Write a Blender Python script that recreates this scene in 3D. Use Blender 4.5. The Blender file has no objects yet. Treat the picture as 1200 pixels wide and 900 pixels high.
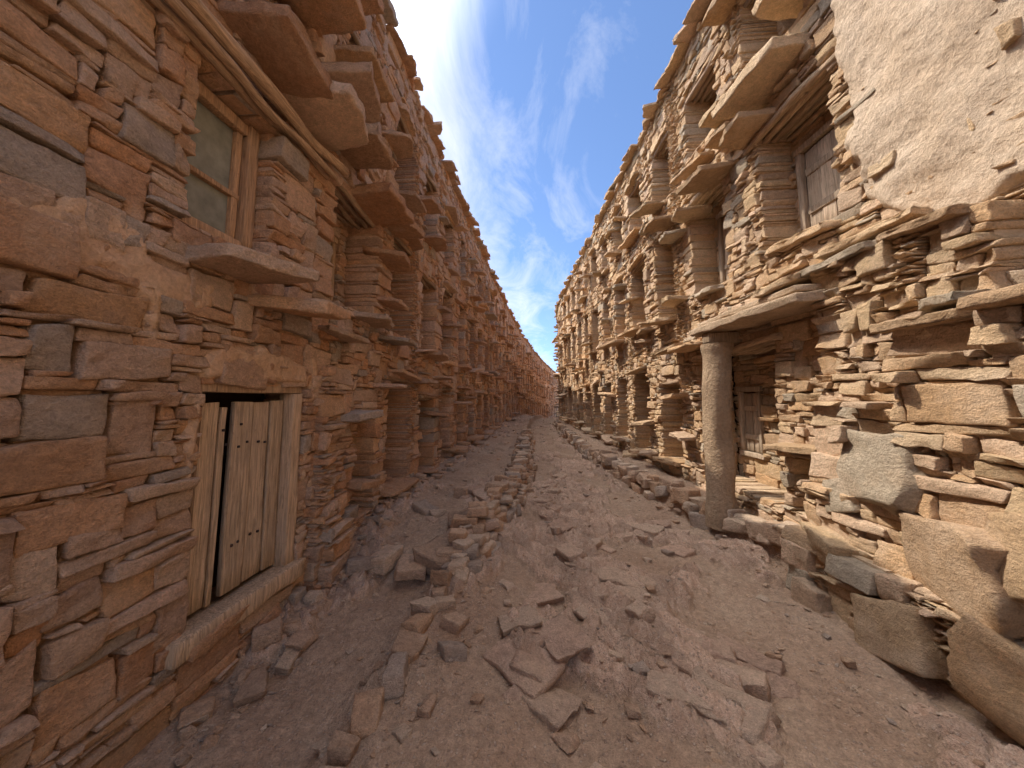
import bpy, math, random
import numpy as np
from mathutils import Vector, Matrix
random.seed(7); rng=np.random.default_rng(11)

# ------------------------------------------------------------------ noise
def _h(i,j,k):
    n=(i*374761393+j*668265263+k*1274126177)&0xFFFFFFFF
    n=((n^(n>>13))*1103515245)&0xFFFFFFFF
    n=(n^(n>>16))*2246822519&0xFFFFFFFF
    return ((n^(n>>15))&0xFFFFFF)/float(0xFFFFFF)
def vn(x,y,z):
    x,y,z=np.broadcast_arrays(x,y,z)
    xi=np.floor(x).astype(np.int64);yi=np.floor(y).astype(np.int64);zi=np.floor(z).astype(np.int64)
    fx=x-xi;fy=y-yi;fz=z-zi
    fx=fx*fx*(3-2*fx);fy=fy*fy*(3-2*fy);fz=fz*fz*(3-2*fz)
    r=0
    for a in (0,1):
        wx=fx if a else 1-fx
        for b in (0,1):
            wy=fy if b else 1-fy
            for c in (0,1):
                wz=fz if c else 1-fz
                r=r+wx*wy*wz*_h(xi+a,yi+b,zi+c)
    return r*2-1
def fbm(x,y,z=0.0,o=4):
    r=0;a=.5;f=1.0
    for i in range(o):
        r=r+a*vn(x*f+13.7*i,y*f+5.1*i,np.asarray(z)*f+3.3*i); a*=.5; f*=2.03
    return r
def sst(a,b,x):
    t=np.clip((x-a)/(b-a),0,1); return t*t*(3-2*t)

# ------------------------------------------------------------------ street layout
ys=np.arange(-12,90,.25)
def smooth(a,n):
    k=np.ones(n)/n; p=np.pad(a,(n//2,n-1-n//2),mode='edge'); return np.convolve(p,k,'valid')
_xl=smooth(np.interp(ys,[-12,3,6,16,27,38,50,66,90],[-2.0,-2.0,-2.1,-2.15,-1.95,-.9,1.0,4.5,12]),17)
_xr=np.interp(ys,[-12,20.5,22.5,27,36,50,66,90],[2.7+.093*12,2.7-.093*20.5,.74,1.0,2.4,4.4,8,16]); _xr=smooth(_xr,5)
_g=smooth(np.interp(ys,[-12,-6,26,34,90],[-.42,-.42,1.82,1.95,1.95]),17)
XL=lambda s:np.interp(s,ys,_xl)
XR=lambda s:np.interp(s,ys,_xr)
G=lambda s:np.interp(s,ys,_g)
def mp(side,s,d,v):
    z=v+G(s)
    x=XL(s)+d if side<0 else XR(s)-d
    return np.stack([x,s,z],-1)

# ------------------------------------------------------------------ mesh accumulation
class Acc:
    def __init__(s): s.V=[];s.F=[];s.C=[];s.n=0
    def add(s,V,F,C,flip=False):
        V=V.reshape(-1,3)
        if flip: F=F[:,::-1]
        s.V.append(V); s.F.append(F+s.n); s.C.append(C.reshape(-1,3)); s.n+=len(V)
    def obj(s,name,mat,parent=None,smoothf=True):
        if not s.V: return None
        V=np.concatenate(s.V);F=np.concatenate(s.F);C=np.concatenate(s.C)
        me=bpy.data.meshes.new(name)
        me.vertices.add(len(V)); me.vertices.foreach_set('co',V.astype(np.float32).ravel())
        me.loops.add(F.size); me.loops.foreach_set('vertex_index',F.astype(np.int32).ravel())
        me.polygons.add(len(F)); me.polygons.foreach_set('loop_start',np.arange(0,F.size,4,dtype=np.int32))
        me.polygons.foreach_set('use_smooth',np.full(len(F),smoothf))
        at=me.attributes.new('Col','FLOAT_COLOR','POINT')
        c4=np.ones((len(V),4),np.float32); c4[:,:3]=C; at.data.foreach_set('color',c4.ravel())
        me.update(calc_edges=True)
        me.materials.append(mat)
        o=bpy.data.objects.new(name,me); bpy.context.collection.objects.link(o)
        if parent: o.parent=parent
        return o

def template(lx,ly,lz):
    idx={};V=[];F=[]
    nx,ny,nz=len(lx)-1,len(ly)-1,len(lz)-1
    def g(i,j,k):
        if (i,j,k) not in idx: idx[(i,j,k)]=len(V); V.append((lx[i],ly[j],lz[k]))
        return idx[(i,j,k)]
    for i in range(nx):
        for j in range(ny):
            F.append((g(i,j,0),g(i,j+1,0),g(i+1,j+1,0),g(i+1,j,0)))
            F.append((g(i,j,nz),g(i+1,j,nz),g(i+1,j+1,nz),g(i,j+1,nz)))
    for i in range(nx):
        for k in range(nz):
            F.append((g(i,0,k),g(i+1,0,k),g(i+1,0,k+1),g(i,0,k+1)))
            F.append((g(i,ny,k),g(i,ny,k+1),g(i+1,ny,k+1),g(i+1,ny,k)))
    for j in range(ny):
        for k in range(nz):
            F.append((g(0,j,k),g(0,j,k+1),g(0,j+1,k+1),g(0,j+1,k)))
            F.append((g(nx,j,k),g(nx,j+1,k),g(nx,j+1,k+1),g(nx,j,k+1)))
    return np.array(V,float),np.array(F)
T_HI=template([-1,-.95,-.75,-.45,-.15,.15,.45,.75,.95,1],[-1,-.3,.4,.88,.975,1],[-1,-.84,-.4,0,.4,.84,1])
T_MD=template([-1,-.9,-.3,.3,.9,1],[-1,.3,.94,1],[-1,-.75,0,.75,1])
T_LO=template([-1,0,1],[-1,.9,1],[-1,0,1])
T_BX=template([-1,1],[-1,1],[-1,1])
T_RK=template([-1,-.85,-.4,0,.4,.85,1],[-1,-.85,-.4,0,.4,.85,1],[-1,-.7,0,.7,1])
T_BO=template([-1,-.9,-.7,-.45,-.2,0,.2,.45,.7,.9,1],[-1,-.8,-.4,0,.4,.8,1],[-1,-.9,-.7,-.4,-.1,.1,.4,.7,.9,1])
T_FL=template([-1,-.94,-.75,-.5,-.25,0,.25,.5,.75,.94,1],[-1,-.93,-.7,-.4,-.1,.1,.4,.7,.93,1],[-1,0,.8,1])
T_SL=template([-1,-.94,-.75,-.5,-.25,0,.25,.5,.75,.94,1],[-1,-.5,0,.25,.5,.75,.94,1],[-1,-.6,.6,1])

def shape(N,half,T,r=.012,jx=.01,jz=.08,jd=.012,amp=.008,freq=9.0,rot=0.0):
    t=T[0]; p=t[None]*half[:,None,:]
    rr=np.minimum(r,half.min(1)*.6)[:,None,None]
    inner=np.clip(p,-(half[:,None,:]-rr),half[:,None,:]-rr)
    dv=p-inner; L=np.linalg.norm(dv,axis=2,keepdims=True)+1e-9
    p=inner+dv/L*np.minimum(L,rr)
    u=(t[:,0]+1)/2; w=(t[:,2]+1)/2
    W=np.stack([(1-u)*(1-w),u*(1-w),(1-u)*w,u*w],0)
    J=rng.uniform(-1,1,(N,4,3))
    off=np.einsum('nck,cv->nvk',J,W)
    front=np.clip((t[:,1]+1)/2,0,1)[None,:]
    p[:,:,0]+=off[:,:,0]*np.minimum(jx,half[:,0:1]*.3)
    p[:,:,2]+=off[:,:,2]*half[:,2:3]*jz*2
    p[:,:,1]+=off[:,:,1]*jd*front
    if rot>0:
        a=rng.normal(0,rot,(N,1)); p[:,:,2]+=p[:,:,0]*a
    sd=rng.uniform(0,900,(N,1,3)); 
    q=p*freq+sd
    a=amp if np.ndim(amp)==0 else amp[:,None]
    for k in range(3):
        n=vn(q[:,:,0]+k*31,q[:,:,1],q[:,:,2]*1.5)+.6*vn(q[:,:,0]*2.7,q[:,:,1]*2.7+k*17,q[:,:,2]*3)
        p[:,:,k]+=a*n*(1.0 if k==1 else .7)
    return p
def faces(N,T):
    return (T[1][None]+(np.arange(N)*len(T[0]))[:,None,None]).reshape(-1,4)
PAL_L=np.array([[.64,.37,.21],[.67,.42,.26],[.60,.34,.20],[.62,.33,.175],[.68,.47,.32],[.57,.37,.25],[.65,.37,.205],[.50,.39,.30],[.68,.40,.215],[.65,.42,.28],[.66,.44,.30]])
PAL_R=np.array([[.65,.45,.27],[.61,.41,.24],[.68,.49,.31],[.58,.38,.225],[.63,.40,.22],[.56,.39,.26],[.66,.46,.27],[.50,.40,.29],[.63,.42,.25],[.69,.48,.32]])
def cols(N,pal,nv,jit=.12):
    c=pal[rng.integers(0,len(pal),N)]*rng.uniform(1-jit,1+jit,(N,1))
    return np.repeat(c[:,None,:],nv,1)

def pack(s0,s1,v0,v1,holes,scale=lambda s:1.0,cell=.02,big=.0,thin=0.0):
    n=int(round((s1-s0)/cell)); sk=np.full(n,float(v0)); out=[]
    H=[(max(0,int(round((a-s0)/cell))),min(n,int(round((b-s0)/cell))),c,d) for a,b,c,d in holes]
    def jump(l,r):
        for a,b,c,d in H:
            if a<r and b>l:
                A=max(a,l);B=min(b,r); seg=sk[A:B]; m=(seg>c-.02)&(seg<d); seg[m]=d
    jump(0,n)
    while True:
        i=int(sk.argmin()); h=sk[i]
        if h>=v1-.02: break
        k=scale(s0+i*cell); l=i;r=i+1
        mx=int(1.1/cell)
        while r<n and abs(sk[r]-h)<.004 and r-l<mx: r+=1
        W=(r-l)*cell; u=random.random()-thin
        if u<.42: hg=random.uniform(.022,.05)
        elif u<.80: hg=random.uniform(.05,.09)
        else: hg=random.uniform(.09,.17+.08*big)
        hg*=k
        w=hg*random.uniform(1.5,6.5); w=min(max(w,.08*k),.6*k)
        if big and random.random()<big*.3: hg=random.uniform(.15,.24)*k; w=hg*random.uniform(1.3,3)
        if W-w<.06*k: w=W
        w=min(w,W); 
        e=l+max(1,int(round(w/cell)))
        nl=sk[l-1]-h if l>0 else 9; nr=sk[r]-h if r<n else 9
        m=min(nl if nl>0 else 9,nr if (nr>0 and e>=r) else 9)
        if w<.1*k and m<.3: hg=m
        elif m<.2 and (abs(m-hg)<.02*k or random.random()<.15): hg=m
        if w<.12*k: hg=min(hg,w*1.2+.02)
        hg=round(max(hg,.02)/.005)*.005
        for a,b,c,d in H:
            if a<e and b>l and c>h+.001 and c<h+hg+.02: hg=min(hg,c-h)
        if hg+h>v1-.025: hg=v1-h
        out.append((s0+l*cell,s0+e*cell,h,h+hg))
        sk[l:e]=h+hg; jump(l,e)
    return np.array(out)

def lay(B,side,st,d1,depth,pal,mort=.03,rag=.022,near=6.5,mid=13,jut=.05,mcol=(.30,.19,.12)):
    cen=(st[:,0]+st[:,1])/2
    for lo,hi,T,am,key in ((-99,.4,T_LO,.008,'sf'),(.4,near,T_HI,.012,'st'),(near,mid,T_MD,.012,'st'),(mid,999,T_LO,.012,'sf')):
        m=(cen>=lo)&(cen<hi);S=st[m];N=len(S)
        if not N: continue
        gap=.004
        half=np.stack([(S[:,1]-S[:,0])/2-gap,np.full(N,depth/2),(S[:,3]-S[:,2])/2-gap*.6],1)
        half=np.maximum(half,.008)
        p=shape(N,half,T,r=.009 if T is T_HI else .012,amp=np.minimum(am,half[:,2]*.38),jd=rag*.9,jz=.14,jx=.016,freq=11,rot=.024)
        off=rng.uniform(-rag,rag,N)+np.where(rng.random(N)<.10,rng.uniform(.01,jut,N),0)
        C=np.stack([(S[:,0]+S[:,1])/2,d1-depth/2+off,(S[:,2]+S[:,3])/2],1)
        p=p+C[:,None,:]
        B[key].add(mp(side,p[...,0],p[...,1],p[...,2]),faces(N,T),cols(N,pal,len(T[0])),flip=side>0)
    N=len(st)
    half=np.stack([np.maximum((st[:,1]-st[:,0])/2-.018,.004),np.full(N,(depth-mort)/2-.01),(st[:,3]-st[:,2])/2],1)
    C=np.stack([cen,d1-mort-depth/2+.0+rng.uniform(-.010,.010,N),(st[:,2]+st[:,3])/2],1)
    p=T_BX[0][None]*half[:,None,:]+C[:,None,:]
    B['mo'].add(mp(side,p[...,0],p[...,1],p[...,2]),faces(N,T_BX),np.tile(np.array(mcol),(N*8,1)),flip=side>0)

def slabs(acc,side,L,pal):
    """L rows: s, v, width(s), protrusion, thickness ; slab bedded .2 in wall"""
    L=np.array(L);N=len(L)
    tot=L[:,3]+.2
    half=np.stack([L[:,2]/2,tot/2,L[:,4]/2],1)
    t=T_SL[0]; c=rng.uniform(.05,.4,(N,1))
    x=t[None,:,0]*np.sqrt(1-c*t[None,:,1]**2*.5*(t[None,:,1]>-.5)); y=t[None,:,1]*np.sqrt(1-c*t[None,:,0]**2*.5)
    sx=rng.uniform(-.28,.28,(N,1))
    p=np.stack([x*(1+sx*.6*y),y+sx*x,np.broadcast_to(t[None,:,2],x.shape)],-1)*half[:,None,:]
    edge=np.maximum(abs(t[:,0]),abs(t[:,1]))[None]**2
    sd=rng.uniform(0,900,(N,1))
    for k in (0,1):
        p[...,k]+=edge*(.018*vn(p[...,0]*6+sd,p[...,1]*6+k*9,0*x)+.018*vn(p[...,0]*17+sd,p[...,1]*17+k*9,p[...,2]*30)+.012*vn(p[...,0]*45+sd,p[...,1]*45+k*9,p[...,2]*60))
    p[...,2]+=.010*vn(p[...,0]*8+sd,p[...,1]*8,p[...,2]*20)+.010*vn(p[...,0]*22+sd,p[...,1]*22,p[...,2]*40)
    p[...,2]*=1-.35*sst(.5,1,edge)*rng.uniform(0,1,(N,1))
    tl=rng.uniform(-.13,.13,(N,1)); t2=rng.uniform(-.16,.05,(N,1))
    p[...,2]+=p[...,0]*tl+p[...,1]*t2
    C=np.stack([L[:,0],tot/2-.2,L[:,1]],1); p=p+C[:,None,:]
    acc.add(mp(side,p[...,0],p[...,1],p[...,2]),faces(N,T_SL),cols(N,pal,len(t),.2),flip=side>0)

def poles(acc,side,P,seg=10,nr=8,col=(.30,.19,.12)):
    F=[]
    for i in range(seg):
        for j in range(nr):
            k=(j+1)%nr; F.append((i*nr+j,i*nr+k,(i+1)*nr+k,(i+1)*nr+j))
    n0=(seg+1)*nr
    for j in range(0,nr,2):
        k=(j+1)%nr;m=(j+2)%nr;q=seg*nr
        F.append((n0,m,k,j)); F.append((n0+1,q+j,q+k,q+m))
    F=np.array(F); ts=np.linspace(0,1,seg+1); an=2*math.pi*np.arange(nr)/nr
    for (a,b,c,d,e,f,r) in P:
        A=np.array([a,b,c],float);B=np.array([d,e,f],float);D=B-A;L=np.linalg.norm(D);D/=L
        up=np.array([0,0,1.]) if abs(D[2])<.9 else np.array([1.,0,0])
        U=np.cross(D,up);U/=np.linalg.norm(U);W=np.cross(D,U);sd=random.uniform(0,500)
        o=A+D*L*ts[:,None]+U*.025*vn(ts*2.5*L+sd,0.,0.)[:,None]+W*.025*vn(ts*2.5*L+sd,9.,0.)[:,None]
        ca,sa=np.cos(an)[None,:],np.sin(an)[None,:]
        rr=r*(1+.2*vn(ca*1.2+sd,sa*1.2,ts[:,None]*4*L))*(1-.12*ts[:,None])
        V=o[:,None,:]+(U*ca[...,None]+W*sa[...,None])*rr[...,None]
        V=np.concatenate([V.reshape(-1,3),[A-D*.004,B+D*.004]])
        cc=np.array(col)*random.uniform(.75,1.25)
        acc.add(mp(side,V[:,0],V[:,1],V[:,2]),F,np.tile(cc,(len(V),1)),flip=side>0)

def boards(acc,side,B,colr=(.42,.28,.17),amp=.0025,r=.005,T=None):
    T=T or T_MD
    B=np.array(B);N=len(B)
    half=np.stack([(B[:,1]-B[:,0])/2,(B[:,3]-B[:,2])/2,(B[:,5]-B[:,4])/2],1)
    p=shape(N,half,T,r=r,jx=.006,jz=.004,jd=.004,amp=amp,freq=6)
    C=np.stack([(B[:,0]+B[:,1])/2,(B[:,2]+B[:,3])/2,(B[:,4]+B[:,5])/2],1)
    p=p+C[:,None,:]
    c=np.array(colr)*rng.uniform(.82,1.15,(N,1))
    acc.add(mp(side,p[...,0],p[...,1],p[...,2]),faces(N,T),np.repeat(c[:,None,:],len(T[0]),1),flip=side>0)

def door(acc,side,s0,s1,v0,v1,d,n=4,fr=.06,col=(.42,.28,.17),battens=True,gap=.012):
    boards(acc,side,[(s0,s0+fr,d-.04,d+.05,v0,v1),(s1-fr,s1,d-.04,d+.05,v0,v1),(s0-.03,s1+.03,d-.045,d+.055,v1+.002,v1+fr+.01),(s0-.03,s1+.03,d-.045,d+.06,v0-fr,v0-.002)],col)
    a=s0+fr+.006;b=s1-fr-.006
    ws=np.array([random.uniform(.7,1.3) for _ in range(n)]);ws=ws/ws.sum()*(b-a)
    x=a;B=[]
    for w in ws:
        B.append((x+gap/2,x+w-gap/2,d-.02,d+.012+random.uniform(-.004,.004),v0+.01,v1-random.uniform(.012,.03)));x+=w
    boards(acc,side,B,tuple(c*1.08 for c in col))
    if battens:
        for f in (.25,.72):
            boards(acc,side,[(a+.02,b-.02,d+.014,d+.03,v0+(v1-v0)*f-.035,v0+(v1-v0)*f+.035)],col)

def rocks(acc,C,H,R,pal,T=T_RK,amp=.02,freq=5,jit=.15,r=.03,jz=.22,jx=.06,cap=.28):
    C=np.array(C,float);H=np.array(H,float);R=np.array(R,float);N=len(C)
    p=shape(N,H,T,r=r,jx=jx,jz=jz,jd=.03,amp=np.minimum(amp,H.min(1)*cap),freq=freq)
    cx,sx=np.cos(R[:,0]),np.sin(R[:,0]);cy,sy=np.cos(R[:,1]),np.sin(R[:,1]);cz,sz=np.cos(R[:,2]),np.sin(R[:,2])
    x,y,z=p[...,0],p[...,1],p[...,2]
    y,z=y*cx[:,None]-z*sx[:,None],y*sx[:,None]+z*cx[:,None]
    x,z=x*cy[:,None]+z*sy[:,None],-x*sy[:,None]+z*cy[:,None]
    x,y=x*cz[:,None]-y*sz[:,None],x*sz[:,None]+y*cz[:,None]
    p=np.stack([x,y,z],-1)+C[:,None,:]
    acc.add(p,faces(N,T),cols(N,pal,len(T[0]),jit))

# ------------------------------------------------------------------ materials
def nt(name):
    m=bpy.data.materials.new(name);m.use_nodes=True;t=m.node_tree
    b=t.nodes['Principled BSDF'];b.inputs['Roughness'].default_value=.95
    b.inputs['Specular IOR Level'].default_value=.1
    return m,t,b
def N(t,ty,**k):
    n=t.nodes.new(ty)
    for a,v in k.items():
        if a in n.inputs: n.inputs[a].default_value=v
        else: setattr(n,a,v)
    return n
def noise(t,vec,sc,det=4,rough=.6,dist=0):
    n=t.nodes.new('ShaderNodeTexNoise');n.inputs['Scale'].default_value=sc;n.inputs['Detail'].default_value=det
    n.inputs['Roughness'].default_value=rough;n.inputs['Distortion'].default_value=dist;t.links.new(vec,n.inputs['Vector']);return n.outputs['Fac']
def mapping(t,vec,scale=(1,1,1),rot=(0,0,0)):
    n=t.nodes.new('ShaderNodeMapping');n.inputs['Scale'].default_value=scale;n.inputs['Rotation'].default_value=rot
    t.links.new(vec,n.inputs['Vector']);return n.outputs['Vector']
def mr(t,v,a,b,c,d):
    n=t.nodes.new('ShaderNodeMapRange');
    for i,x in zip(('From Min','From Max','To Min','To Max'),(a,b,c,d)): n.inputs[i].default_value=x
    t.links.new(v,n.inputs['Value']);return n.outputs['Result']
def math_(t,op,a,b):
    n=t.nodes.new('ShaderNodeMath');n.operation=op
    for i,x in enumerate((a,b)):
        if isinstance(x,(int,float)): n.inputs[i].default_value=x
        else: t.links.new(x,n.inputs[i])
    return n.outputs[0]
def mix(t,fac,a,b,bl='MIX'):
    n=t.nodes.new('ShaderNodeMix');n.data_type='RGBA';n.blend_type=bl
    for i,x in ((0,fac),(6,a),(7,b)):
        if isinstance(x,(int,float)): n.inputs[i].default_value=x
        elif isinstance(x,tuple): n.inputs[i].default_value=(*x,1)
        else: t.links.new(x,n.inputs[i])
    return n.outputs[2]
def mult(t,col,fac):
    c=t.nodes.new('ShaderNodeCombineColor')
    for i in range(3): t.links.new(fac,c.inputs[i])
    return mix(t,1.0,col,c.outputs[0],'MULTIPLY')
def bump(t,b,h,dist,strength=1.0):
    n=t.nodes.new('ShaderNodeBump');n.inputs['Distance'].default_value=dist;n.inputs['Strength'].default_value=strength
    t.links.new(h,n.inputs['Height']);t.links.new(n.outputs[0],b.inputs['Normal'])
def stone_mat(name,stain,dust,bs=1.0,far=False):
    m,t,b=nt(name)
    at=N(t,'ShaderNodeAttribute',attribute_name='Col'); tc=N(t,'ShaderNodeTexCoord').outputs['Object']
    st=mapping(t,tc,(1,1,1.7))
    n1=noise(t,tc,2.2,4,.65); n2=noise(t,st,19,5,.76,.2)
    c=mult(t,at.outputs['Color'],mr(t,n2,.25,.75,.66,1.30))
    c=mix(t,mr(t,n1,.50,.66,0,.5),c,dust)
    c=mix(t,mr(t,n1,.30,.46,.5,0),c,stain)
    if not far:
        n3=noise(t,tc,85,4,.78)
        c=mult(t,c,mr(t,n3,.3,.7,.76,1.2))
        h=math_(t,'ADD',math_(t,'MULTIPLY',n2,.038*bs),math_(t,'MULTIPLY',n3,.015*bs)); bump(t,b,h,1.0,1.0)
    else: bump(t,b,math_(t,'MULTIPLY',n2,.03*bs),1.0,1.0)
    t.links.new(c,b.inputs['Base Color'])
    return m
SL_=((.52,.33,.22),(.68,.48,.33)); SR_=((.53,.37,.235),(.69,.51,.36))
M_STONE_L=stone_mat('red_sandstone',*SL_); M_STONE_R=stone_mat('ochre_sandstone',*SR_)
M_FAR_L=stone_mat('red_sandstone_plain',*SL_,far=True); M_FAR_R=stone_mat('ochre_sandstone_plain',*SR_,far=True)
def mud_mat(name,col,col2,bs=1.0):
    m,t,b=nt(name);tc=N(t,'ShaderNodeTexCoord').outputs['Object']
    n1=noise(t,tc,3,4);n2=noise(t,tc,32,5,.72)
    c=mix(t,mr(t,n1,.35,.65,0,1),col,col2);c=mult(t,c,mr(t,n2,.3,.7,.76,1.2))
    t.links.new(c,b.inputs['Base Color'])
    h=math_(t,'ADD',math_(t,'MULTIPLY',n1,.03*bs),math_(t,'MULTIPLY',n2,.022*bs)); bump(t,b,h,1.0,1.0);return m
M_MUD_L=mud_mat('red_mud_mortar',(.50,.30,.175),(.58,.37,.23)); M_MUD_R=mud_mat('ochre_mud_mortar',(.54,.39,.25),(.62,.46,.31))
M_PLASTER=mud_mat('earth_plaster',(.55,.41,.285),(.60,.465,.34),1.2); M_PLAST_L=mud_mat('red_earth_plaster',(.60,.375,.23),(.66,.45,.29))
def wood_mat(name,horizontal=False):
    m,t,b=nt(name);tc=N(t,'ShaderNodeTexCoord').outputs['Object']
    at=N(t,'ShaderNodeAttribute',attribute_name='Col')
    g=mapping(t,tc,(14,1.2,14) if horizontal else (14,14,1.0))
    n1=noise(t,g,4,5,.7,.8);n0=noise(t,tc,3,3);n2=noise(t,tc,26,4,.7)
    c=mult(t,at.outputs['Color'],mr(t,n1,.3,.7,.45,1.3))
    c=mix(t,mr(t,n0,.5,.75,0,.5),c,(.46,.34,.25))
    c=mix(t,mr(t,n2,.60,.74,0,.6),c,(.24,.16,.11));t.links.new(c,b.inputs['Base Color'])
    bump(t,b,n1,.016,1.0);b.inputs['Roughness'].default_value=.85;return m
M_WOOD=wood_mat('weathered_door_wood');M_POLE=wood_mat('weathered_pole_wood',True)
def plain(name,c,r=.9):
    m,t,b=nt(name);tc=N(t,'ShaderNodeTexCoord').outputs['Object'];n=noise(t,tc,9,4)
    t.links.new(mult(t,mix(t,0.0,c,c),mr(t,n,.3,.7,.75,1.25)),b.inputs['Base Color']);b.inputs['Roughness'].default_value=r;return m
M_DARK=plain('painted_dark_interior',(.05,.032,.022));M_IRON=plain('old_iron_nails',(.06,.045,.04),.6)  # M_DARK: near-black colour paints the unlit depth behind openings
M_GLASS=plain('dusty_window_glass',(.25,.25,.21),.3)

# ------------------------------------------------------------------ buildings
def empty(name):
    e=bpy.data.objects.new(name,None);bpy.context.collection.objects.link(e);return e
def sc(s):
    return 1.0+.9*float(sst(7,24,s))+.8*float(sst(24,45,s))+1.2*float(sst(.6,-1.5,s))
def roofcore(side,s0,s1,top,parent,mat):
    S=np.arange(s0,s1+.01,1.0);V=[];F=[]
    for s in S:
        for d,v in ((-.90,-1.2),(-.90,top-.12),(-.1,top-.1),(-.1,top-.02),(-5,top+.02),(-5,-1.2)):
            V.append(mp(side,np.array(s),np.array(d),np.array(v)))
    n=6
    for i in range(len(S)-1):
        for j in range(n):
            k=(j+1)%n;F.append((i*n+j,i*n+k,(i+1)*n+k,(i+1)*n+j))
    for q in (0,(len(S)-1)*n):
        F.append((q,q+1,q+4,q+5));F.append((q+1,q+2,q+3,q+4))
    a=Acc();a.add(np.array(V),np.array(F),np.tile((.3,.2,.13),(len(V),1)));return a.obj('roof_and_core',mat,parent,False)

def niche(B,side,s0,s1,v0,v1,kind,near,pal):
    w=s1-s0
    dw=min(.55,w*.72);c=(s0+s1)/2+random.uniform(-.05,.05)
    dv0=v0+random.uniform(.03,.12);dv1=min(v1-.22,dv0+random.uniform(.75,1.0))
    rec=.40
    holes=[(c-dw/2,c+dw/2,dv0,dv1)] if kind!='blank' else []
    st=pack(s0-.06,s1+.06,v0-.05,v1+.04,holes,scale=lambda s:sc(s))
    lay(B,side,st,-rec,.22,pal,mort=.02,rag=.012,near=5.8)
    if kind=='door':
        if near: door(B['wd'],side,c-dw/2+.02,c+dw/2-.02,dv0+.06,dv1-.06,-rec-.08,n=3,fr=.05,col=B['wc'])
        else: boards(B['wd'],side,[(c-dw/2,c+dw/2,-rec-.14,-rec-.08,dv0,dv1)],B['wc'])
    P=[]
    k=4 if near else 2
    for i in range(k):
        P.append((s0-.12,-.05-i*.1,v1-.015,s1+.12,-.05-i*.1,v1-.015+random.uniform(-.01,.01),.035))
    poles(B['po'],side,P,seg=8 if near else 3,nr=8 if near else 6,col=(.38,.26,.17))

def newB(wc): return dict(st=Acc(),sf=Acc(),mo=Acc(),wd=Acc(),po=Acc(),sl=Acc(),wc=wc)
def roofedge(B,side,s0,s1,top,pal,extra):
    R=[];s=s0
    while s<s1:
        w=random.uniform(.25,.5)*(1+.5*float(sst(15,40,s)))
        R.append((s+w/2,top+.02+random.uniform(-.02,.03),w*1.05,random.uniform(.04,.26),random.uniform(.04,.08)))
        if random.random()<.75: R.append((s+w/2+.1,top+.09+random.uniform(-.02,.03),w*.95,random.uniform(-.05,.18),random.uniform(.03,.07)))
        s+=w
    slabs(B['sl'],side,R+extra,pal*.98)
def finish(B,par,ms,mf,mm):
    B['st'].obj('stone_walls',ms,par);B['sf'].obj('stone_walls_beyond',mf,par,False);B['mo'].obj('mud_mortar',mm,par,False);B['wd'].obj('wooden_doors_and_frames',M_WOOD,par)
    B['po'].obj('pole_lintels',M_POLE,par);B['sl'].obj('projecting_slab_steps_and_roof_edge',ms,par)

# ---- LEFT building
rngp=random.Random(5)
Lh=[(2.0,2.92,.26,1.68),(1.80,2.40,2.62,3.62)]
Ln=[(3.25,4.15,2.55,3.75,'door'),(3.78,4.28,.3,1.42,'door'),(1.95,2.75,4.55,5.5,'open'),(3.3,4.1,4.6,5.6,'door')]
c=5.05
while c<60:
    w=.36+rngp.uniform(-.04,.06)
    Ln.append((c-w,c+w,.3+rngp.uniform(-.05,.2),1.75+rngp.uniform(-.2,.2),rngp.choice(['door','open','open','blank'])))
    Ln.append((c-w,c+w,2.45+rngp.uniform(-.1,.1),3.85+rngp.uniform(-.15,.1),rngp.choice(['door','open','door'])))
    Ln.append((c-w,c+w,4.5+rngp.uniform(-.1,.1),5.7+rngp.uniform(-.15,.1),rngp.choice(['open','open','door'])))
    c+=1.33+rngp.uniform(-.06,.08)
def autoslabs(niches,lo,pl):
    L=[]
    for (a,b,v0,v1,k) in niches:
        c=(a+b)/2
        if c<lo: continue
        q=1+.5*float(sst(12,35,c))
        if pl.random()<.85: L.append((c+pl.uniform(-.1,.1),v0-.03,pl.uniform(.4,.9),pl.uniform(.12,.42),pl.uniform(.04,.09)))
        for j in range(3):
            if pl.random()<.65: L.append((b+pl.uniform(.05,.5),v0+pl.uniform(-.9,1.3),pl.uniform(.22,.55)*q,pl.uniform(.10,.38),pl.uniform(.035,.08)))
        if pl.random()<.5: L.append((c,v1+.06,pl.uniform(.6,1.0),pl.uniform(.05,.25),pl.uniform(.04,.07)))
    return L
Ls=[(2.08,2.44,.52,.38,.10),(2.62,2.30,.66,.45,.10),(3.3,2.22,.5,.2,.06),(3.62,1.42,.34,.30,.09),(3.72,.72,.30,.26,.09),
 (2.2,4.02,.62,.42,.14),(2.7,3.96,.6,.52,.14),(3.1,4.5,.6,.44,.11),(3.25,4.1,.66,.48,.13),(3.85,3.8,.7,.44,.11),(4.35,3.35,.5,.34,.08),(4.5,3.85,.55,.40,.09),
 (2.5,4.95,.7,.48,.13),(2.1,5.6,.7,.5,.13),(3.4,5.0,.7,.36,.09),(2.9,5.55,.55,.4,.1),(4.6,2.35,.6,.34,.06),(3.95,2.48,.6,.3,.06),(4.45,1.75,.5,.3,.05),(4.4,2.8,.4,.28,.05),(4.9,4.45,.5,.3,.06),(4.45,5.0,.5,.3,.06)]
LB=empty('stone_granary_building');BL=newB((.54,.37,.23))
st=pack(-5,62,-.5,6.5,Lh+[n[:4] for n in Ln],scale=sc,big=.38)
lay(BL,-1,st,0,.46,PAL_L,mort=.026)
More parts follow.
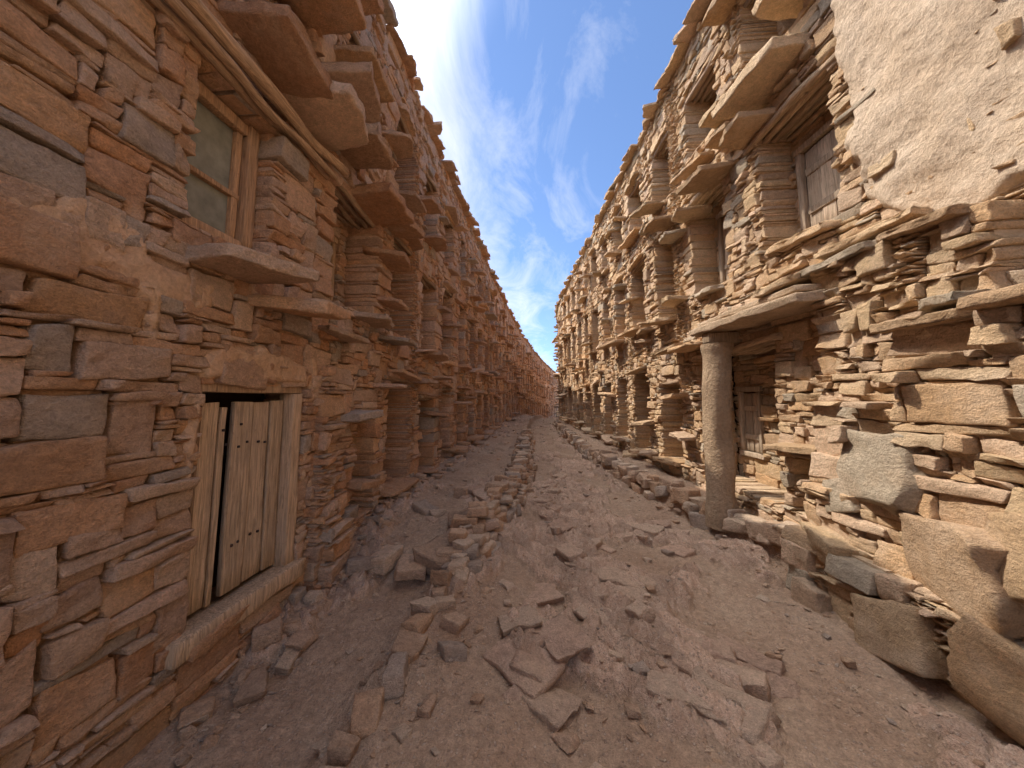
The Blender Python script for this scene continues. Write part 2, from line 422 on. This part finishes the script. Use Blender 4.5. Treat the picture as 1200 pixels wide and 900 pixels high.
for (a,b,v0,v1,d) in ((3.08,3.66,-.45,1.10,.08),(3.12,3.62,1.10,1.9,.05),(3.14,3.5,-.45,.45,.16)):   # stub buttress right of the door
    st=pack(a,b,v0,v1,[],big=.1,thin=.1);lay(BL,-1,st,d,.3,PAL_L,mort=.026,rag=.03)
for (a,b,c_,d,k) in Ln: niche(BL,-1,a,b,c_,d,k,a<9,PAL_L)
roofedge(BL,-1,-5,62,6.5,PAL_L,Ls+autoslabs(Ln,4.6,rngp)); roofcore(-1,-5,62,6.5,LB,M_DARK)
WF=(.54,.33,.19);o=-.055
boards(BL['wd'],-1,[(1.87+o,1.93+o,-.24,-.14,2.64,3.60),(2.36+o,2.45+o,-.24,-.12,2.64,3.60),(1.93+o,2.36+o,-.24,-.14,3.52,3.60),(1.93+o,2.36+o,-.24,-.12,2.64,2.71),(1.93+o,2.36+o,-.235,-.165,3.02,3.055),(2.30+o,2.358+o,-.23,-.17,2.712,3.515)],WF)
gl=Acc();boards(gl,-1,[(1.92+o,2.37+o,-.215,-.205,2.70,3.53)],(.2,.2,.18));gl.obj('window_glass',M_GLASS,LB)
dk=Acc();boards(dk,-1,[(1.75,2.47,-.5,-.44,2.5,3.8),(1.95,2.97,-.42,-.36,.2,1.8)],(.03,.02,.02));dk.obj('painted_dark_panels',M_DARK,LB)  # near-black panels painted as shade behind the window and door
P=[]
for i in range(7):
    P.append((1.45,.07-i*.062,3.665+.012*i+random.uniform(-.008,.008),3.05,.09-i*.062,3.665+.012*i+random.uniform(-.008,.008),.032+.006*random.random()))
P.append((1.4,.09,3.75,3.15,.12,3.76,.05))
poles(BL['po'],-1,P,seg=18,nr=12,col=(.44,.29,.18))
W=(.62,.45,.30)
d0=-.10
boards(BL['wd'],-1,[(2.03,2.055,d0-.05,d0+.04,.36,1.62)],(.42,.27,.16))
boards(BL['wd'],-1,[(2.80,2.91,d0-.03,d0+.095,.30,1.64)],(.56,.39,.25),amp=.006,T=T_HI)
boards(BL['wd'],-1,[(1.98,2.95,d0-.03,d0+.07,1.642,1.72)],(.50,.33,.2),amp=.006,T=T_HI)
boards(BL['wd'],-1,[(1.90,2.98,d0-.05,d0+.15,.17,.30)],(.56,.39,.25),amp=.014,r=.02,T=T_HI)
boards(BL['wd'],-1,[(2.07,2.20,d0-.02,d0+.012,.33,1.575),(2.225,2.265,d0-.03,d0+.004,.31,1.55),(2.31,2.472,d0-.02,d0+.02,.33,1.58),(2.484,2.643,d0-.02,d0+.013,.335,1.57),(2.655,2.79,d0-.02,d0+.016,.33,1.585)],W,amp=.004)
nails=Acc()
for zz in (.62,1.30,1.42):
    for yy in (2.25,2.36,2.42,2.53,2.6):
        if random.random()<.2: continue
        c0=np.array([[yy+random.uniform(-.015,.015),d0+.02,zz+random.uniform(-.03,.03)]]);h=np.array([[.009,.007,.009]])
        p=shape(1,h,T_MD,r=.006,jx=.001,jz=.05,jd=.001,amp=.001)+c0[:,None,:]
        nails.add(mp(-1,p[...,0],p[...,1],p[...,2]),faces(1,T_MD),np.tile((.05,.04,.04),(len(T_MD[0]),1)))
nails.obj('door_nails',M_IRON,LB)
def addsheet(name,mat,par,side,sA,sB,vA,vB,mask,thick,step=.03,low=-.06,nz=.012):
    S=np.arange(sA,sB+1e-6,step);Vv=np.arange(vA,vB+1e-6,step);A,Bv=np.meshgrid(S,Vv,indexing='ij')
    m=mask(A,Bv); d=low+m*(thick-low)+nz*fbm(A*2.5,Bv*2.5,3.0,5)*2+.005*vn(A*22,Bv*22,0*A)
    p=mp(side,A,d,Bv);n1,n2=A.shape;I=np.arange(n1*n2).reshape(n1,n2)
    F=np.stack([I[:-1,:-1],I[1:,:-1],I[1:,1:],I[:-1,1:]],-1).reshape(-1,4)
    F=F[m.ravel()[F].max(1)>.02]
    ac=Acc();ac.add(p,F,np.ones((p.size//3,3))*.4);return ac.obj(name,mat,par)
def mk(A,Bv):
    nn=.22*fbm(A*3.5,Bv*3.5,1.,5)
    out=np.minimum(np.minimum(A-1.90,3.02-A),np.minimum(Bv-.9,2.02-Bv-.10*(A-2.4)))+nn
    inn=np.maximum(np.maximum(1.99-A,A-2.935),Bv-1.70)
    return sst(0,.10,out)*sst(0.0,.03,inn)
addsheet('door_surround_plaster',M_PLAST_L,LB,-1,1.7,3.3,.8,2.25,mk,.012,step=.02,low=-.12,nz=.02)
def mk3(A,Bv):
    return sst(.20,.38,fbm(A*1.7+4,Bv*2.2+2,8.,5))*(1-((A>1.72)&(A<3.0)&(Bv>.1)&(Bv<2.1)))*(1-((A>1.65)&(A<2.6)&(Bv>2.4)&(Bv<3.85)))*(1-((A>3.1)))*(1-((A>1.85)&(A<2.85)&(Bv>4.4)&(Bv<5.6)))
addsheet('mud_smears',M_PLAST_L,LB,-1,.6,3.3,-.2,6.3,mk3,.0,step=.025,low=-.12,nz=.02)
finish(BL,LB,M_STONE_L,M_FAR_L,M_MUD_L)

# ---- RIGHT building
rq=random.Random(9)
Rh=[(1.66,2.04,2.2,2.62)]
Rn=[(3.10,3.98,3.1,4.42,'none'),(4.68,5.5,3.05,4.5,'none'),(3.3,4.1,5.2,6.2,'open'),(4.7,5.5,5.2,6.2,'door'),(3.42,3.86,.50,1.05,'blank'),(3.98,5.5,.5,2.2,'none')]
c=6.5
while c<44:
    w=.36+rq.uniform(-.03,.07)
    Rn.append((c-w,c+w,.55+rq.uniform(-.1,.1),1.9+rq.uniform(-.1,.2),rq.choice(['open','door','open'])))
    Rn.append((c-w,c+w,3.0+rq.uniform(-.1,.1),4.5+rq.uniform(-.1,.1),rq.choice(['open','door','open'])))
    Rn.append((c-w,c+w,5.15+rq.uniform(-.1,.1),6.25+rq.uniform(-.1,.1),rq.choice(['open','door','open'])))
    c+=1.36+rq.uniform(-.06,.06)
Rs=[(3.6,4.78,.75,.42,.12),(3.95,4.50,.5,.34,.09),(3.2,5.35,.6,.35,.10),(4.4,5.1,.5,.3,.07),(4.75,4.45,.75,.4,.09),(4.35,4.75,.5,.25,.06),(5.1,4.85,.6,.25,.07),
 (5.4,4.28,.45,.3,.06),(6.1,4.5,.6,.42,.06),(5.85,4.15,.5,.3,.06),(5.9,2.35,.6,.35,.06),(5.45,2.3,.6,.32,.06),(6.5,2.9,.7,.35,.06),(5.1,3.02,.7,.12,.06),(3.55,3.06,.9,.08,.06),(5.85,1.0,.4,.25,.06),(3.7,1.12,.5,.14,.07),(5.9,3.1,.45,.3,.06),(6.0,1.6,.4,.3,.06),(3.0,5.9,.6,.3,.08),(4.1,6.3,.6,.3,.08)]
RB=empty('stone_granary_building.001')
BR=newB((.50,.37,.25))
st=pack(-5,45,-.35,6.9,Rh+[n[:4] for n in Rn],scale=lambda s:.9*sc(s),big=.12,thin=.04)
lay(BR,1,st,0,.46,PAL_R,mort=.02)
for (a,b,c_,d,k) in Rn:
    if k!='none': niche(BR,1,a,b,c_,d,k,a<9,PAL_R)
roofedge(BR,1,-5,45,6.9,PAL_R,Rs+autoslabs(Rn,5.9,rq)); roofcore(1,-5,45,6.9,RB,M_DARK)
for (a,b,v0,v1,da,db,dv0,dv1,rc) in ((3.10,3.98,3.1,4.42,3.2,3.92,3.2,4.2,.34),(4.68,5.5,3.05,4.5,4.78,5.4,3.12,4.25,.34),(3.98,5.5,.5,2.2,4.98,5.44,.8,1.72,.50)):
    st=pack(a-.06,b+.06,v0-.05,v1+.04,[(da,db,dv0,dv1)]);lay(BR,1,st,-rc,.22,PAL_R,mort=.015,rag=.012)
    door(BR['wd'],1,da+.01,db-.01,dv0+.05,dv1-.07,-rc-.02,n=4,fr=.06,col=(.52,.40,.29))
    poles(BR['po'],1,[(a-.18,.0-i*.085,v1-.01+random.uniform(-.01,.01),b+.18,.0-i*.085,v1-.02,.042) for i in range(6)],seg=12,nr=10,col=(.44,.31,.20))
# porch: slab, beam, pillar
boards(BR['sl'],1,[(3.1,4.86,-.3,.40,2.36,2.45),(3.15,4.8,-.28,.34,2.452,2.52)],(.54,.39,.26),amp=.028,r=.02,T=T_BO)
boards(BR['wd'],1,[(4.50,4.66,-.3,.36,2.22,2.355)],(.46,.33,.22),amp=.012,r=.02)
pil=Acc();F=[];nr=40;zs=np.linspace(.1,2.22,80);an=2*np.pi*np.arange(nr)/nr
Zv,An=np.meshgrid(zs,an,indexing='ij');cx_,cy_=np.cos(An),np.sin(An)
r=.145-.012*np.sin((Zv-.2)*1.5)+.045*(1-sst(.12,.5,Zv))+.02*sst(2.05,2.2,Zv)
sq=1/np.maximum(abs(cx_),abs(cy_));rr=r*(1+.16*(sq-1))*(1+.26*fbm(cx_*1.3+4,cy_*1.3,Zv*2.5,6))
V=mp(1,4.58+rr*cx_,.25+rr*cy_+.03*np.sin(Zv*1.7),Zv).reshape(-1,3)
for i in range(len(zs)-1):
    for j in range(nr):
        k=(j+1)%nr;F.append((i*nr+j,i*nr+k,(i+1)*nr+k,(i+1)*nr+j))
pil.add(V,np.array(F),np.ones((len(V),3))*.4)
M_PIL=mud_mat('pillar_mud_render',(.36,.245,.155),(.48,.34,.22),1.8);pil.obj('porch_pillar',M_PIL,RB)
# near masonry mass in front of the wall (stair block), stepped
def mass(s0,s1,v0,v1,d,dep,big,k=1.0):
    st=pack(s0,s1,v0,v1,[],scale=lambda s:k,big=big,thin=.03);lay(BR,1,st,d,dep,PAL_R,mort=.018,rag=.034,jut=.08)
mass(-3,3.42,-.4,.50,.40,.5,.5,1.0)
mass(-3,3.34,.50,.90,.30,.5,.5)
mass(-3,2.50,.90,2.02,.34,.5,.3,.95)
mass(2.50,3.28,.90,1.55,.24,.45,.3)
mass(2.06,3.24,1.55,2.62,.18,.4,.15,.95)
mass(1.2,2.06,2.02,2.22,.12,.3,.2)
slabs(BR['sl'],1,[(2.3,2.05,.6,.42,.07),(1.7,2.06,.6,.42,.07),(1.1,2.07,.6,.4,.07),(2.4,2.64,.6,.25,.06),(2.95,2.66,.65,.27,.06),(2.75,2.73,.6,.22,.05),(3.42,2.6,.4,.36,.06),(2.2,2.12,.35,.36,.06)],PAL_R)
Bc=[];Bh=[];Br=[]
for (s,d,v,a,b,cc) in ((2.68,.27,1.04,.28,.14,.21),(2.22,.35,.66,.26,.14,.16),(3.05,.36,.42,.17,.12,.11),(1.82,.40,.88,.25,.12,.13),(2.5,.44,.2,.23,.14,.12),(3.12,.44,.1,.14,.11,.10),(1.55,.42,.4,.22,.15,.16),(2.98,.30,.85,.13,.10,.09),(1.95,.46,.3,.2,.14,.13)):
    x,y,z=mp(1,np.array(s),np.array(d-.06),np.array(v));Bc.append((x,y,z));Bh.append((b,a,cc));Br.append((random.uniform(-.3,.3),random.uniform(-.12,.12),random.uniform(-.25,.25)))
rocks(BR['st'],Bc,Bh,Br,PAL_R*.97,T=T_BO,amp=.06,freq=4.5,r=.02,jz=.35)
def mk2(A,Bv):
    e=np.minimum(3.02-A, Bv-(2.62+.42*sst(2.3,3.1,A)))+.26*fbm(A*2.2,Bv*2.2,5.,6)
    return sst(-.01,.12,e+.25*sst(3.3,4.0,Bv)*sst(2.95,2.5,A))
addsheet('wall_plaster',M_PLASTER,RB,1,-3.0,3.09,2.35,6.85,mk2,.05,step=.022,low=-.06,nz=.03)
def mk4(A,Bv):
    return sst(.12,.3,fbm(A*2.1+9,Bv*2.4+5,3.,5))*(1-(A>3.05))*(1-(Bv>2.5))*(1-((A<2.1)&(Bv>1.95)))
addsheet('mud_patches',M_MUD_R,RB,1,.6,3.2,.95,2.6,mk4,.205,step=.025,low=.08,nz=.02)
finish(BR,RB,M_STONE_R,M_FAR_R,M_MUD_R)

# ------------------------------------------------------------------ ground
def axis(parts):
    a=[]
    for lo,hi,st_ in parts: a+=list(np.arange(lo,hi-1e-6,st_))
    return np.array(a+[parts[-1][1]])
gx=axis([(-400,-60,40),(-60,-8,6),(-8,-2.6,.6),(-2.6,2.9,.014),(2.9,8,.6),(8,60,6),(60,400,40)])
gy=axis([(-300,-20,40),(-20,-4,2),(-4,.6,.25),(.6,5.5,.014),(5.5,10,.03),(10,20,.1),(20,45,.3),(45,100,5),(100,600,50)])
eL=lambda y:np.interp(y,[-5,1.5,2.7,3.9,6,8,12,20,40],[-.95,-.9,-.85,-.71,-.42,-.45,-.6,-.9,-.3])
eR=lambda y:np.interp(y,[-5,3.3,3.8,5.5,9.6,14,20,40],[3.2,2.5,2.2,1.72,1.12,.75,.45,3.0])
def cells(u,v):
    ui=np.floor(u).astype(np.int64);vi=np.floor(v).astype(np.int64)
    b1=np.full(u.shape,9.);b2=np.full(u.shape,9.);h=[np.zeros(u.shape) for _ in range(3)];ou=np.zeros(u.shape);ov=np.zeros(u.shape)
    for a in (-1,0,1):
        for b in (-1,0,1):
            ci=ui+a;cj=vi+b
            du=u-(ci+.1+.8*_h(ci,cj,ci*0+5));dv=v-(cj+.1+.8*_h(ci,cj,ci*0+9));d=np.sqrt(du*du+dv*dv)
            m=d<b1; b2=np.where(m,b1,np.minimum(b2,d)); b1=np.where(m,d,b1)
            ou=np.where(m,du,ou);ov=np.where(m,dv,ov)
            for k in range(3): h[k]=np.where(m,_h(ci,cj,ci*0+20+k),h[k])
    return h,ou,ov,b2-b1
OUT=((.95,2.2,.35,.55,.34),(.3,3.9,.45,1.0,.34),(.1,6.0,.4,1.4,.30),(-.75,4.6,.5,.8,.25),(1.2,4.6,.4,.5,.26),(-.1,2.7,.2,.5,.3),(.4,9,.6,3,.2))
def ground(x,y):
    x=np.asarray(x,float);y=np.asarray(y,float)
    z=G(y)+0*x
    wob=.12*fbm(y*1.3,x*1.3,2.,3)+.05*fbm(x*5,y*5,12.,3)
    L=sst(.05,-.07,x-eL(y)+wob)
    hl=np.interp(y,[-5,0,2.1,3.4,3.7,4.5,9],[0,-.10,-.18,-.10,.06,.20,.26])
    up=np.clip((eL(y)-x)/1.2,0,1)
    z=z+L*(hl*(.8+.25*up))+.10*L*sst(1.0,2.0,y)*np.exp(-((x-eL(y)+.08)/.16)**2)
    Rr=sst(-.05,.07,x-eR(y)+wob)*sst(3.0,3.5,y)
    z=z+Rr*.24
    bias=0
    for (a,b_,sa,sb,w_) in OUT: bias=bias+w_*np.exp(-((x-a)/sa)**2-((y-b_)/sb)**2)
    m=sst(.50,.58,.44+.5*fbm(x*1.6+3.1,y*1.3+1.7,0.,5)+bias)*(1-.7*Rr)
    # bedding ledges: warped saw-tooth strata with sharp, broken scarps
    wx=x+.10*fbm(x*3,y*3,4.,5);wy=y+.10*fbm(x*3,y*3,8.,5)
    u=(wx*.83+wy*.55)*3.6;v=(-wx*.55+wy*.83)*1.8
    h,ou,ov,ed=cells(u,v); h2,ou2,ov2,ed2=cells(u*2.2+7,v*2.9+3); h3,ou3,ov3,ed3=cells(u*6.5+1,v*6.1+3)
    ph=u*1.15+.9*fbm(x*2.1,y*2.1,5.,5)+.35*h2[0]; fr=ph-np.floor(ph); saw=fr*(1-sst(.93,1.0,fr))
    ph2=u*4.0+1.6*fbm(x*3.5,y*3.5,15.,4)+.5*h3[0]; f2=ph2-np.floor(ph2); saw2=f2*(1-sst(.88,1.0,f2))
    rk=.075*saw+.022*saw2+.03*h[0]+.022*h2[0]+.018*ou2*(.5+h2[1])-.010*(1-sst(0,.10,ed2))+.008*h3[0]+.008*ou3
    z=z+m*(rk-.01)
    crack=np.minimum(1-sst(.90,.96,fr),sst(0,.08,ed2))
    z=z+.06*fbm(x*.9,y*.9,1.,3)+.030*fbm(x*3.0,y*3.0,2.,5)*(1-.5*m)+.005*vn(x*19,y*19,0*x)+.004*vn(x*42,y*42,0*x)
    z=z-.06*np.exp(-((x-.05)/.3)**2)*sst(6,3,y)
    z=z+.04*np.exp(-np.clip(x-XL(y),0,9)/.14)+.05*np.exp(-np.clip(XR(y)-.3-x,0,9)/.15)
    return z,m,crack,.5*h[1]+.5*h2[1]
X,Y=np.meshgrid(gx,gy,indexing='ij');Z,Mk,Ck,Hh=ground(X,Y)
n1,n2=X.shape;I=np.arange(n1*n2).reshape(n1,n2);F=np.stack([I[:-1,:-1],I[1:,:-1],I[1:,1:],I[:-1,1:]],-1).reshape(-1,4)
ga=Acc();ga.add(np.stack([X,Y,Z],-1),F,np.stack([Mk,Ck,Hh],-1))
m,t,b=nt('dusty_earth_and_bedrock');tc=N(t,'ShaderNodeTexCoord').outputs['Object'];at=N(t,'ShaderNodeAttribute',attribute_name='Col')
ac_=t.nodes.new('ShaderNodeSeparateColor');t.links.new(at.outputs['Color'],ac_.inputs[0])
n1_=noise(t,tc,1.6,4);n2_=noise(t,tc,20,5,.74);n3_=noise(t,tc,95,3,.75);nr_=noise(t,mapping(t,tc,(3,1,1),(0,0,.5)),7,5,.74,.8)
dirt=mix(t,mr(t,n1_,.35,.65,0,1),(.47,.305,.20),(.56,.39,.265));dirt=mult(t,dirt,mr(t,n2_,.3,.7,.70,1.2))
rock=mix(t,mr(t,nr_,.3,.7,0,1),(.48,.29,.19),(.70,.50,.365));rock=mult(t,rock,mr(t,ac_.outputs[2],.2,.8,.80,1.15))
mm=mr(t,math_(t,'ADD',ac_.outputs[0],mr(t,n2_,.3,.7,-.35,.35)),.35,.75,0,.95)
mm=math_(t,'MULTIPLY',mm,mr(t,ac_.outputs[1],0,1,.25,1))
c=mix(t,mm,dirt,rock)
vo=t.nodes.new('ShaderNodeTexVoronoi');vo.inputs['Scale'].default_value=48;t.links.new(tc,vo.inputs['Vector'])
sp=t.nodes.new('ShaderNodeSeparateColor');t.links.new(vo.outputs['Color'],sp.inputs[0])
peb=math_(t,'MULTIPLY',mr(t,vo.outputs['Distance'],.25,.38,1,0),mr(t,sp.outputs[0],.60,.64,0,1))
c=mix(t,math_(t,'MULTIPLY',peb,.75),c,mix(t,sp.outputs[1],(.34,.23,.17),(.68,.52,.40)))
c=mult(t,c,mr(t,n3_,.3,.7,.74,1.2));t.links.new(c,b.inputs['Base Color'])
h=math_(t,'ADD',math_(t,'MULTIPLY',nr_,.018),math_(t,'MULTIPLY',n2_,.028));h=math_(t,'ADD',h,math_(t,'MULTIPLY',peb,.007));h=math_(t,'ADD',h,math_(t,'MULTIPLY',n3_,.012));bump(t,b,h,1.0,1.0)
ga.obj('ground',m,None)

PAL_G=np.array([[.58,.38,.25],[.64,.46,.32],[.54,.36,.24],[.46,.35,.27],[.68,.51,.37],[.58,.36,.22]])
PAL_BR=np.array([[.60,.41,.29],[.62,.43,.30],[.57,.38,.27],[.63,.45,.32],[.56,.37,.26]])
class Rk:
    def __init__(s): s.C=[];s.H=[];s.R=[]
    def put(s,x,y,h,r,dz): s.C.append([x,y,dz]);s.H.append(h);s.R.append(r)
    def flush(s,acc,pal=None,**kw):
        C=np.array(s.C,float);C[:,2]+=ground(C[:,0],C[:,1])[0];rocks(acc,C,s.H,s.R,PAL_G if pal is None else pal,**kw);s.C=[];s.H=[];s.R=[]
U=random.uniform
# slabs of the outcrop still bedded in the dirt, all dipping the same way, barely proud of it
ob=Acc();K=Rk()
for (a,b_,sa,sb,w_) in OUT[:6]:
    for i in range(int(9+8*sa*sb/.3)):
        x=a+random.gauss(0,.50)*sa*1.1;y=b_+random.gauss(0,.50)*sb*1.2
        if y<1.2: continue
        q=U(.5,1.5)
        K.put(x,y,(U(.07,.18)*q,U(.05,.10)*q,U(.022,.045)),(.14+U(-.08,.08),U(-.10,.06),-.75+U(-.5,.5)),U(-.032,-.004))
K.flush(ob,pal=PAL_BR,T=T_FL,r=.012,amp=.03,freq=10,jz=.3,jx=.07,jit=.08,cap=.6)
ob.obj('bedrock_outcrop',M_STONE_L)
ed=Acc();y=1.15
while y<14:
    l=U(.10,.22)*(1+.02*y); x=float(eL(y))+U(-.05,.05)
    ang=math.atan2(1,float(eL(y+.3)-eL(y-.3))/.6)
    K.put(x-.02,y+l/2,(l/2*1.05,U(.055,.095),U(.045,.075)),(U(-.15,.15),U(-.12,.12),ang+U(-.3,.3)),.025)
    if y>1.6 and random.random()<.6: K.put(x+.11,y+l/2+.05,(l/2,U(.05,.09),.055),(U(-.2,.2),U(-.2,.2),ang+U(-.5,.5)),.01)
    if y>3.4:
        K.put(x+.06,y+l/2+.02,(l/2,U(.07,.12),.055),(U(-.1,.1),U(-.1,.1),ang+U(-.4,.4)),.05)
        K.put(x-.02,y+l/2+.06,(l/2*1.1,U(.08,.13),.04),(U(-.1,.1),U(-.1,.1),ang+U(-.4,.4)),.09)
        if random.random()<.6: K.put(x-.14,y+l/2+.02,(l/2,U(.08,.14),.045),(U(-.1,.1),U(-.1,.1),ang+U(-.4,.4)),.03)
    y+=l*(1.05 if y>3 else 1.1)
K.flush(ed,r=.010,amp=.02,freq=9)
ed.obj('stone_terrace_edge',M_STONE_L)
ed=Acc();y=3.35
while y<21:
    l=U(.14,.34); x=float(eR(y))+U(-.04,.04)
    ang=math.atan2(1,float(eR(y+.3)-eR(y-.3))/.6)
    K.put(x+.05,y+l/2,(l/2*1.05,U(.08,.13),U(.06,.09)),(U(-.1,.1),U(-.1,.1),ang+U(-.2,.2)),-.02)
    K.put(x-.03,y+l/2+.08,(l/2,U(.06,.11),U(.06,.09)),(U(-.15,.15),U(-.15,.15),ang+U(-.3,.3)),.03)
    y+=l*1.0
K.flush(ed,r=.012,amp=.025,freq=8)
ed.obj('stone_terrace_edge.001',M_STONE_R)
ru=Acc()
def put(x,y,a,flat=.5,sink=.3):
    h=(a*U(.8,1.4),a*U(.6,1.0),a*U(.35,.7)*flat*1.6)
    K.put(x,y,h,(U(-.2,.2),U(-.2,.2),U(0,6.28)),h[2]*(1-sink*2))
for (x,y,a) in ((-1.55,3.6,.15),(-1.28,3.55,.15),(-1.0,3.6,.20),(-.78,3.45,.16),(-1.78,2.25,.11),(-1.72,2.6,.07),(-1.7,3.5,.12),(-.95,4.3,.14),(-1.5,4.6,.12),(-.6,3.9,.14),(2.0,3.1,.08),(-.66,2.75,.09),(-.6,2.45,.08),(-1.2,5.3,.12)): put(x,y,a,flat=.6)
for i in range(45):
    y=U(1.6,8);put(float(XL(y))+.08+abs(random.gauss(0,.12)),y,U(.03,.08),flat=.7)
K.flush(ru,r=.010,amp=.026,freq=8)
for i in range(2200):
    y=.9+9*random.random()**1.6; x=U(-1.9,2.2)
    if random.random()<.5: x=random.choice([float(XL(y))+abs(random.gauss(0,.2))+.05,float(eL(y))+random.gauss(0,.16),float(eR(y))+random.gauss(-.1,.12)])
    put(x,y,min(.003+.0045*random.paretovariate(1.6),.04),sink=.2)
K.flush(ru,T=T_MD,r=.005,amp=.006,freq=30)
for i in range(160):
    y=6+20*random.random(); x=U(float(XL(y))+.1,float(XR(y))-.1); put(x,y,U(.02,.06))
K.flush(ru,T=T_MD,r=.01,amp=.01,freq=12)
ru.obj('loose_rubble_stones',M_STONE_L)

# ------------------------------------------------------------------ sky, sun, camera
sd=Vector((-.64,.20,.98)).normalized()
el=math.asin(sd.z);az=math.atan2(sd.x,sd.y)
w=bpy.data.worlds.new('World');bpy.context.scene.world=w;w.use_nodes=True;t=w.node_tree
bg=t.nodes['Background'];sky=t.nodes.new('ShaderNodeTexSky');sky.sky_type='NISHITA';sky.sun_disc=False
sky.sun_elevation=el;sky.sun_rotation=az;sky.altitude=1500;sky.air_density=1.0;sky.dust_density=.4;sky.ozone_density=2.5
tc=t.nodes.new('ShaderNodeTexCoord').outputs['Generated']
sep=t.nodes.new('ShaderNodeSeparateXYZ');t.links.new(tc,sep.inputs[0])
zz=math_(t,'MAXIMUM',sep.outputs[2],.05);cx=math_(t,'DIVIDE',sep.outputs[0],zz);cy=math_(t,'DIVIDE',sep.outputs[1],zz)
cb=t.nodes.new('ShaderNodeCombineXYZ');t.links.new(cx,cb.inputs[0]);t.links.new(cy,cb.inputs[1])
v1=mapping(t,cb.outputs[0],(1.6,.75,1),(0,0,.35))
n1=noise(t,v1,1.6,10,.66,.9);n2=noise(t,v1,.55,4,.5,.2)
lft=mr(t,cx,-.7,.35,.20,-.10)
zen_fill=mr(t,sep.outputs[2],.82,.97,0,.40)  # extra cloud overhead, out of view, added to brighten the shaded street
f=math_(t,'ADD',math_(t,'MULTIPLY',n1,.72),math_(t,'MULTIPLY',n2,.45));f=math_(t,'ADD',f,lft);f=math_(t,'ADD',f,zen_fill)
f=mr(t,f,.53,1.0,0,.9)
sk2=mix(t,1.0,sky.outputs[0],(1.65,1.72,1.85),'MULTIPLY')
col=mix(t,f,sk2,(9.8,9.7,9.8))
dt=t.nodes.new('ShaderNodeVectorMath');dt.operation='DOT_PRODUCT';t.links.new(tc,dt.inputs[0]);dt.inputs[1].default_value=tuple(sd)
glow_fill=mr(t,dt.outputs['Value'],.78,1.0,0,1);glow_fill=math_(t,'POWER',glow_fill,2.0);glow_fill=math_(t,'MULTIPLY',glow_fill,42.0)  # haze around the sun, strengthened to add fill light in the alley
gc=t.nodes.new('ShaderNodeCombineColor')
for i in range(3): t.links.new(glow_fill,gc.inputs[i])
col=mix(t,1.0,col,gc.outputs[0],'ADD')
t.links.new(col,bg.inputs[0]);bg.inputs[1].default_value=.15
sun=bpy.data.lights.new('sun','SUN');sun.energy=5.0;sun.angle=math.radians(.5);sun.color=(1,.92,.80)
so=bpy.data.objects.new('sun',sun);bpy.context.collection.objects.link(so);so.rotation_euler=sd.to_track_quat('Z','Y').to_euler()
cam=bpy.data.cameras.new('camera');cam.lens=13.0;cam.sensor_width=36;cam.clip_start=.05;cam.clip_end=2000
co=bpy.data.objects.new('camera',cam);bpy.context.collection.objects.link(co);co.location=(0,0,1.6)
co.rotation_euler=(math.radians(96),0,math.radians(5.3));bpy.context.scene.camera=co
sc_=bpy.context.scene;sc_.view_settings.view_transform='Standard';sc_.view_settings.look='None';sc_.view_settings.exposure=0
